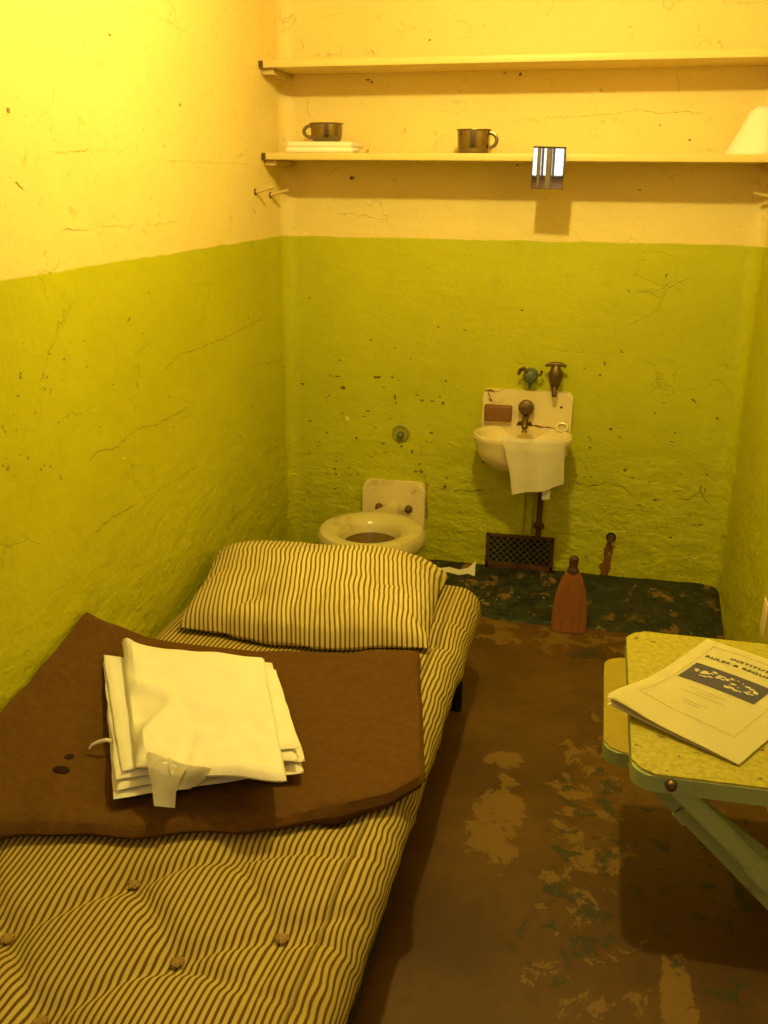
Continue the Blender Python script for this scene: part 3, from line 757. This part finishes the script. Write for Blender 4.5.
# hand towel over the rim
def rimy(x, k=1.0):
    u = min(.995, abs((x-SC.x)/SA)); return SC.y - SB*(1-u**2.44)**(1/2.44)*k
def towelp(u, v):
    x = .822+.205*u
    yr = rimy(x)
    # path over the rim: inside -> top -> outside
    zb = .449 + .036*u + .002*math.sin(u*9)
    pth = [(yr+.055, .592), (yr+.030, .612), (yr+.014, .630), (yr+.0, .636), (yr-.011, .626), (yr-.016, .600), (yr-.018, .56), (yr-.022, .52), (yr-.026, zb)]
    k = v*(len(pth)-1); i = min(int(k), len(pth)-2); f = k-i
    y, z = pth[i][0]*(1-f)+pth[i+1][0]*f, pth[i][1]*(1-f)+pth[i+1][1]*f
    dwn = max(0, v-.5)*2
    y -= .006*dwn*math.sin(u*11+1) + .008*dwn
    x += dwn*(.045*(1-u) + .008*u)
    return Vector((x, min(y, -.03), z))
bm = bmesh.new(); grid(bm, towelp, 40, 48); bmesh.ops.solidify(bm, geom=bm.faces[:], thickness=.005)
t_ = thing('hand_towel', 'white hand towel draped over the front rim of the sink', 'towel', (.93, -.25, .45))
obj('towel_cloth', bm, M_TOWEL, t_)
bm = bmesh.new(); grid(bm, lambda u, v: Vector((.966+.026*u, -.247-.002*v, .472-.038*v+.004*u)), 3, 4); bmesh.ops.solidify(bm, geom=bm.faces[:], thickness=.0015); g = obj('tag', bm, M_SHEET, t_); g['label'] = 'small white care tag'
# wall valves above
p = back((531, 374)); t_ = thing('water_valve', 'greenish round wall valve, left of the two above the sink', 'valve', p, 'wall valves above the sink')
obj('flange', lathe(bmesh.new(), [(.024, 0), (.024, .006), (.016, .012), (.016, .030)], p, axis=(0, -1, 0), seg=20), M_PATINA, t_)
obj('valve_body', lathe(bmesh.new(), [(.014, .02), (.024, .028), (.026, .042), (.020, .055), (.008, .060)], p, axis=(0, -1, 0), seg=20), M_PATINA, t_)
obj('lever', tube(bmesh.new(), [p+Vector((-.005, -.05, .012)), p+Vector((-.022, -.052, .028)), p+Vector((-.036, -.05, .020)), p+Vector((-.040, -.045, .004))], [.007, .008, .007, .005], 8), M_BRASSD, t_)
obj('handle', tube(bmesh.new(), [p+Vector((.018, -.04, .0)), p+Vector((.036, -.045, .008)), p+Vector((.040, -.045, .022))], .005, 8), M_BRASSD, t_)
obj('outlet', tube(bmesh.new(), [p+Vector((0, -.03, -.02)), p+Vector((0, -.03, -.045))], [.008, .006], 10), M_PATINA, t_)
p = back((556, 375)); t_ = thing('water_valve', 'brown brass wall tap with a cross handle, right of the two above the sink', 'valve', p, 'wall valves above the sink')
obj('flange', lathe(bmesh.new(), [(.026, 0), (.026, .005), (.014, .010)], p, axis=(0, -1, 0), seg=20), M_BRASSD, t_)
obj('valve_body', lathe(bmesh.new(), [(.008, .045), (.016, .035), (.022, .015), (.022, -.008), (.016, -.03), (.009, -.045)], p+Vector((0, -.045, 0)), seg=18), M_BRASSD, t_)
obj('stem', tube(bmesh.new(), [p+Vector((0, 0, -.002)), p+Vector((0, -.04, -.002))], .012, 12), M_BRASSD, t_)
obj('cross_handle', tube(bmesh.new(), [p+Vector((-.036, -.045, .040)), p+Vector((-.02, -.045, .044)), p+Vector((0, -.045, .046)), p+Vector((.02, -.045, .044)), p+Vector((.036, -.045, .040))], [.005, .007, .009, .007, .005], 10), M_BRASSD, t_)
obj('spout', tube(bmesh.new(), [p+Vector((0, -.05, -.03)), p+Vector((0, -.06, -.05)), p+Vector((0, -.062, -.065))], [.010, .009, .008], 10), M_BRASSD, t_)
# drain pipe below the sink, and two thin lines
t_ = thing('drain_pipe', 'rusty drain pipe below the sink above the vent', 'pipe', (.953, -.03, .21))
obj('pipe', tube(bmesh.new(), [(.953, -.030, .213), (.952, -.030, .40), (.945, -.05, .44), (.92, -.09, .47), (.90, -.10, .50)], [.011, .011, .012, .012, .018], 14), M_RUST, t_)
obj('strap', lathe(bmesh.new(), [(.019, 0), (.019, .016)], (.953, -.030, .255), seg=14), M_RUST, t_)
for i, x in enumerate((.895, .925)):
    o = obj('supply_line', tube(bmesh.new(), [(x, -.006, .20), (x+.004, -.006, .34), (x+.002, -.02, .47), (x-.004, -.06, .512)], .0028, 6), M_GP)
    tag(o, ('thin green painted line left of' if i == 0 else 'thin green painted line close beside') + ' the drain pipe', 'pipe', 'thin lines below the sink')
# vent grille
VX0, VX1, VZ0, VZ1 = .762, 1.012, .078, .212
t_ = thing('vent_grille', 'dark rusty lattice vent grille low on the wall below the sink', 'vent', ((VX0+VX1)/2, 0, VZ0))
bm = bmesh.new(); fw = .012
for a in ((VX0, VX1, VZ1-fw, VZ1), (VX0, VX1, VZ0, VZ0+.022), (VX0, VX0+fw, VZ0, VZ1), (VX1-fw, VX1, VZ0, VZ1)): box(bm, a[0], a[1], -.014, -.0, a[2], a[3], bev=.002)
obj('frame', bm, M_RUST, t_)
obj('backing', B(VX0+.004, VX1-.004, -.004, -.001, VZ0+.004, VZ1-.004), M_HOLE, t_, smooth=False)
M_LATT = simple('iron_lattice', (.10, .085, .028), .6, .2, var=.4)
bm = bmesh.new(); st = .0245; hh = VZ1-VZ0
for d in (1, -1):
    k = VX0 - hh
    while k < VX1 + hh:
        x0, z0, x1, z1 = (k, VZ0, k+hh, VZ1) if d == 1 else (k, VZ1, k+hh, VZ0)
        # clip to frame
        pts = []
        t0 = max(0, (VX0-x0)/hh); t1 = min(1, (VX1-x0)/hh)
        if t1-t0 > .05: tube(bm, [(x0+hh*t0, -.008-.002*d, z0+(z1-z0)*t0), (x0+hh*t1, -.008-.002*d, z0+(z1-z0)*t1)], .0029, 6)
        k += st
o = obj('lattice', bm, M_LATT, t_)
# broken pipe stub
p = back((611, 537)); t_ = thing('pipe_stub', 'short broken rusty pipe stub in the wall above a rust run', 'pipe', p)
obj('stub', tube(bmesh.new(), [p+Vector((0, .0, 0)), p+Vector((0, -.035, .002))], [.012, .010], 12), M_RUST, t_)
obj('collar', lathe(bmesh.new(), [(.018, 0), (.017, .005), (.012, .006)], p, axis=(0, -1, 0), seg=14), M_IRON, t_)

# whisk broom
t_ = thing('whisk_broom', 'small reddish straw whisk broom standing on its bristles near the back wall', 'broom', (1.088, -.335, 0))
bc = Vector((1.088, -.335, 0))
def bro(u, v):
    prof = [(.057, 0), (.058, .03), (.055, .09), (.047, .145), (.034, .19), (.017, .222)]
    k = v*5; i = min(int(k), 4); f = k-i; w_ = prof[i][0]*(1-f)+prof[i+1][0]*f; z = prof[i][1]*(1-f)+prof[i+1][1]*f
    a = 2*PI*u; rib = 1+.03*math.sin(u*2*PI*34)
    return bc + Vector((w_*math.cos(a)*rib, (.020-.006*v)*math.sin(a)*rib+.012*v, z + (.003*nz(u*40, 3) if v == 0 else 0) + (.003 if v == 0 else 0)))
bm = bmesh.new(); V = grid(bm, bro, 136, 20, closed_u=True); bm.faces.new(V[0][::-1]); bm.faces.new(V[-1]); obj('bristles', bm, M_STRAW, t_)
obj('binding', lathe(bmesh.new(), [(.019, .208), (.021, .216), (.018, .226), (.015, .230)], bc+Vector((0, .011, 0)), sy=.8, seg=18), M_HANDLE, t_)
obj('handle', tube(bmesh.new(), [bc+Vector((0, .012, .21)), bc+Vector((0, .014, .235)), bc+Vector((.001, .016, .262)), bc+Vector((.001, .016, .268))], [.015, .0145, .016, .010], 14), M_HANDLE, t_)

# ------------------------------------------------------------------ shelves
def shelf(zt, label, tilt=0):
    t_ = thing('wall_shelf', label, 'shelf', (W/2, -.11, zt-.022), 'shelves on the back wall')
    obj('board', B(.004, W-.004, -.222, -.001, zt-.022, zt, bev=.0025), M_SHELF, t_)
    for x0 in (.0015, W-.0415): obj('cleat', B(x0, x0+.04, -.20, -.004, zt-.040, zt-.0225, bev=.002), M_CLEAT, t_)
    obj('end_cap', B(.002, .014, -.226, -.218, zt-.021, zt-.002, bev=.001), M_BRASSD, t_)
    t_.rotation_euler.y = tilt
S2, S1 = 1.5275, 1.803
shelf(S1, 'long cream painted shelf, upper of two and bare', -.006)
shelf(S2, 'long cream painted shelf, lower of two, holding cups and a mirror')
def cup(cx, cy, z, hside, label, k=1.0):
    t_ = thing('metal_cup', label, 'cup', (cx, cy, z), 'metal cups on the lower shelf')
    r = .054
    obj('cup_body', lathe(bmesh.new(), [(r*.74, 0), (r*.82, .002), (r*.89, .010*k), (r*.94, .028*k), (r*.96, .066*k), (r*1.03, .070*k), (r*1.02, .072*k), (r*.94, .069*k), (r*.91, .03*k), (r*.80, .006), (.001, .005)], (cx, cy, z), seg=36), M_STEEL, t_)
    h = [(cx+hside*(r*.93+.024*math.sin(a)), cy-.01, z+(.040+.022*math.cos(a))*k) for a in [PI*k/10 for k in range(11)]]
    obj('handle', tube(bmesh.new(), h, .0035, 8, flat=1.6), M_STEEL, t_)
o = None
bm = box(bmesh.new(), .073, .300, -.20, -.04, S2, S2+.028, bev=.009, seg=3)
t_ = thing('folded_cloth', 'small folded white cloth on the lower shelf under the left cup', 'linen', (.19, -.12, S2))
obj('folded_layer', B(.073, .298, -.20, -.04, S2, S2+.017, bev=.0075, seg=3), M_SHEET, t_); obj('folded_layer', B(.077, .294, -.197, -.045, S2+.0165, S2+.034, bev=.0075, seg=3), M_SHEET, t_); bm.free()
cup(.192, -.125, S2+.0345, -1, 'dull steel cup standing on the folded cloth at the left of the shelf', .80)
cup(.675, -.13, S2+.0005, 1, 'dull steel cup standing on the bare lower shelf left of the mirror')
o = obj('razor_box', B(.312, .338, -.18, -.14, S2, S2+.014, bev=.003), M_CLEAT); tag(o, 'tiny pale box on the lower shelf right of the folded cloth', 'box')
# white cloth bundle at the right end
def bund(u, v):
    a = 2*PI*u; prof = [(1, 0), (1.0, .01), (.80, .05), (.58, .095), (.46, .122), (.30, .133), (.02, .136)]
    k = v*6; i = min(int(k), 5); f = k-i; r = prof[i][0]*(1-f)+prof[i+1][0]*f; z = prof[i][1]*(1-f)+prof[i+1][1]*f
    x = 1.523+.070*r*math.cos(a)*(1.18 if math.cos(a) < 0 else 1.0) + (1-r)*.018
    return Vector((x, -.12+.085*r*math.sin(a)+.004*nz(u*12, v*3), S2+.0005+z+.003*nz(u*9, v*4, 3)*(v > 0)))
bm = bmesh.new(); V = grid(bm, bund, 40, 24, closed_u=True); bm.faces.new(V[0][::-1]); bm.faces.new(V[-1])
o = obj('cloth_bundle', bm, M_SHEET); tag(o, 'white sloping cloth bundle at the right end of the lower shelf', 'linen')
# mirror hooked on the shelf edge
t_ = thing('shaving_mirror', 'small square mirror hung on the front edge of the lower shelf', 'mirror', (.919, -.24, 1.425))
MT = math.radians(3.0); mx, mz = .919, 1.485
def mrot(o, tilt=-2.0, yaw=0.0):
    o.rotation_euler = (math.radians(tilt), 0, math.radians(yaw)); o.location = (mx, -.234, mz)
MIR_TILT, MIR_YAW, MIR_ROLL = -.2, -1.36, 1.5
def mpart(name, bm, mat):
    R = Matrix.Translation((mx, -.233, mz)) @ Matrix.Rotation(math.radians(MIR_YAW), 4, 'Z') @ Matrix.Rotation(math.radians(MIR_TILT), 4, 'X') @ Matrix.Rotation(math.radians(MIR_ROLL), 4, 'Y')
    bmesh.ops.transform(bm, matrix=R, verts=bm.verts[:]); return obj(name, bm, mat, t_, smooth=False)
mpart('glass', B(-.0475, .0475, -.0025, 0, -.0585, .0565), M_MIRROR)
mpart('backing', B(-.0485, .0485, .0, .004, -.0595, .0585), M_IRON)
mpart('top_frame', B(-.049, .049, -.005, .006, .0565, .0615), M_IRON)
# pegs
def peg(q0, q1, label, X=.0, sg=1):
    a = un(q0, 0, X); 
    t_ = thing('wall_peg', label, 'peg', a, 'pegs on the side walls')
    e = a + Vector((.062*sg, .006, .016))
    obj('peg_shaft', tube(bmesh.new(), [a, a.lerp(e, .6), e], [.007, .006, .0055], 10), M_CLEAT, t_)
    obj('peg_base', lathe(bmesh.new(), [(.011, 0), (.010, .004)], a, axis=(sg, 0, 0), seg=12), M_BRASSD, t_)
peg((255, 192), 0, 'short wooden peg on the left wall below the shelf, nearer of the pair')
peg((270, 195), 0, 'short wooden peg on the left wall below the shelf, farther into the corner')
for z, lb in ((1.495, 'short wooden peg on the right wall just under the shelf'), (1.408, 'short wooden peg on the right wall, lower of the two there')):
    a = Vector((W, -.08, z)); t_ = thing('wall_peg', lb, 'peg', a, 'pegs on the side walls')
    obj('peg_shaft', tube(bmesh.new(), [a, a+Vector((-.062, -.006, .012))], [.007, .0055], 10), M_CLEAT, t_)
    obj('peg_base', lathe(bmesh.new(), [(.011, 0), (.010, .004)], a, axis=(-1, 0, 0), seg=12), M_BRASSD, t_)

# ------------------------------------------------------------------ folding table and seat
def leaf(x0, y0, y1, z, th, rc):
    bm = bmesh.new(); pts = [(x, y, z) for x, y in rrect(x0, W-.004, y0, y1, rc, 6, (0, 1, 1, 0))]
    prism(bm, pts, (0, 0, -th))
    bmesh.ops.bevel(bm, geom=[e for e in bm.edges if abs(e.verts[0].co.z-z) < 1e-5 and abs(e.verts[1].co.z-z) < 1e-5], offset=.004, segments=3, affect='EDGES')
    for f in bm.faces: f.material_index = 0 if f.calc_center_median().z > z-.0028 else 1
    return bm
TZ = .75
t_ = thing('folding_table', 'fold-down wall table with speckled top in lamplit yellow and edges in shaded sage green', 'table', (1.4, -2.1, .4))
obj('table_top', leaf(1.186, -2.296, -1.885, TZ, .026, .028), [M_TOP, M_SAGE], t_)
def bar(bm, a, b_, w, th, up=Vector((0, 0, 1))):
    a, b_ = Vector(a), Vector(b_); d = (b_-a).normalized(); s = d.cross(up).normalized(); n = s.cross(d)
    vs = [a+s*i*w/2+n*j*th/2 for i, j in ((-1,-1),(1,-1),(1,1),(-1,1))]; prism(bm, vs, b_-a)
    bmesh.ops.bevel(bm, geom=bm.edges[:], offset=.002, segments=2, affect='EDGES'); return bm
s_ = obj('strut', bar(bmesh.new(), (1.243, -2.284, .7265), (1.596, -2.284, .398), .008, .024, Vector((0, 1, 0)) * 0 + Vector((0, 0, 1))), M_SAGE, t_)
obj('sleeve', bar(bmesh.new(), (1.345, -2.284, .6315), (1.378, -2.284, .601), .014, .030), M_SAGE, s_)
s_ = obj('strut', bar(bmesh.new(), (1.195, -2.19, .700), (1.596, -2.19, .310), .008, .024), M_SAGE, t_)
obj('sleeve', bar(bmesh.new(), (1.262, -2.19, .635), (1.280, -2.19, .617), .012, .029), M_SAGE, s_)
obj('apron', B(1.30, 1.595, -2.18, -1.935, .700, .7245), M_SAGE, t_, smooth=False)
obj('bolt', lathe(bmesh.new(), [(.0075, 0), (.0075, .004), (.006, .008), (.002, .010)], (1.234, -2.2955, .738), axis=(0, -1, 0), seg=12), M_BRASSD, t_)
obj('wall_plate', B(W-.012, W, -2.29, -2.19, .30, .43), M_SAGE, t_, smooth=False)
t_ = thing('folding_stool', 'lower fold-down wall seat with worn yellow top behind the table', 'stool', (1.4, -1.5, .2))
obj('seat_top', leaf(1.178, -1.700, -1.300, .405, .034, .035), [M_SEATTOP, M_SAGE], t_)
for y in (-1.65, -1.35): obj('strut', bar(bmesh.new(), (1.23, y, .375), (1.596, y, .12), .010, .03), M_SAGE, t_)
# paint crumb on the table
c = un((752, 773), 2, TZ); 

# booklet
c0 = un((607, 694), 2, TZ+.024); c1 = un((738, 769), 2, TZ+.002); c3 = un((707, 636), 2, TZ+.006)
ex = (c1-c0); ey = (c3-c0)
bw, bh = ex.xy.length, ey.xy.length
t_ = thing('booklet', 'cream printed rules booklet with a navy picture lying on the table', 'booklet', (c0.x, c0.y, TZ))
ax = (Matrix.Rotation(math.radians(2.3), 3, 'Z') @ Vector((ex.x, ex.y, 0))).normalized(); ay = Vector((-ax.y, ax.x, 0))
if ay.dot(Vector((ey.x, ey.y, 0))) < 0: ay = -ay
BWD, BHT = .194, .292
def bz(u, v, k=0):
    """cover height: lifted at lower-left corner, gently bowed"""
    return TZ + .0035 + .0195*gauss(u, .30)*gauss(v, .30) + .006*math.sin(PI*u)*(1-v*.5) + .004*gauss(v-1, .3)*(1-u)
def bpt(u, v, lift=0): 
    p = Vector((c0.x, c0.y, 0)) + ax*(BWD*u) + ay*(BHT*v); return Vector((p.x, p.y, bz(u, v)+lift))
bm = bmesh.new(); grid(bm, bpt, 24, 24); bmesh.ops.solidify(bm, geom=bm.faces[:], thickness=.0007); obj('cover', bm, M_PAPER, t_)
for k in range(3):
    bm = bmesh.new(); f = .86-.26*k
    grid(bm, lambda u, v: Vector(((p := bpt(u*.992+.002*k, v*.992+.003)).x, p.y, TZ+.0004+(p.z-TZ-.0012)*f)), 16, 16)
    obj('page', bm, M_PAPER if k % 2 == 0 else M_PAGES, t_)
def on_cover(pts_uv, name, mat, lift=.0005):
    """flat print: polygons given in cover (u,v) laid on the bowed cover"""
    bm = bmesh.new()
    for poly in pts_uv:
        bm.faces.new([bm.verts.new(bpt(u, v, lift)) for u, v in poly])
    bm.normal_update(); return obj(name, bm, mat, t_, smooth=False)
def strips(u0, v0, u1, v1, n=14, m=1):
    return [[(u0+(u1-u0)*i/n, v0+(v1-v0)*j/m), (u0+(u1-u0)*(i+1)/n, v0+(v1-v0)*j/m), (u0+(u1-u0)*(i+1)/n, v0+(v1-v0)*(j+1)/m), (u0+(u1-u0)*i/n, v0+(v1-v0)*(j+1)/m)] for i in range(n) for j in range(m)]
border = strips(.10, .17, .84, .18) + strips(.10, .93, .84, .94) + strips(.10, .17, .114, .94, 1, 14) + strips(.826, .17, .84, .94, 1, 14)
on_cover(border, 'printed_border', M_FAINT)
on_cover(strips(.14, .51, .74, .71, 14, 6), 'printed_picture', M_BLUE, .0005)
rs = random.Random(11); isl = []
for k in range(70):
    u = rs.uniform(.20, .68); e = (u-.44)/.25; v = .615 + .055*rs.uniform(-1, 1)*math.sqrt(max(0, 1-e*e)) - .012*e
    r = rs.uniform(.006, .022); a0 = rs.random()*6
    isl.append([(u+r*1.5*rs.uniform(.5, 1)*math.cos(a0+i*1.05), v+r*.55*rs.uniform(.5, 1)*math.sin(a0+i*1.05)) for i in range(6)])
o = on_cover(isl, 'printed_island', M_PALE, .0010); o['kind'] = 'stuff'
small = []
for (v, a, b_) in ((.44, .30, .58), (.415, .36, .52), (.385, .27, .62), (.30, .34, .54), (.275, .38, .50)): small += strips(a, v, b_, v+.006)
o = on_cover(small, 'small_print', M_FAINT); o['kind'] = 'stuff'
def text(s, uc, vc, size, mat):
    cu = bpy.data.curves.new('title', 'FONT'); cu.body = s; cu.size = size; cu.align_x = 'CENTER'; cu.space_character = 1.15; cu.offset = .0003
    o = bpy.data.objects.new('title_text', cu); COL.objects.link(o)
    bpy.context.view_layer.update()
    me = bpy.data.meshes.new_from_object(o.evaluated_get(bpy.context.evaluated_depsgraph_get()))
    COL.objects.unlink(o); bpy.data.objects.remove(o)
    for v in me.vertices:
        u = uc + v.co.x*1.22/BWD; w_ = vc + v.co.y*.92/BHT; v.co = bpt(u, w_, .0008)
    me.materials.append(mat); me.name = 'title'
    q = bpy.data.objects.new('title', me); COL.objects.link(q); q.parent = t_; q.matrix_parent_inverse = Matrix.Translation(t_.location).inverted(); return q
text('INSTITUTION', .53, .85, .0105, M_INK); text('RULES & REGULATIONS', .53, .795, .0105, M_INK)
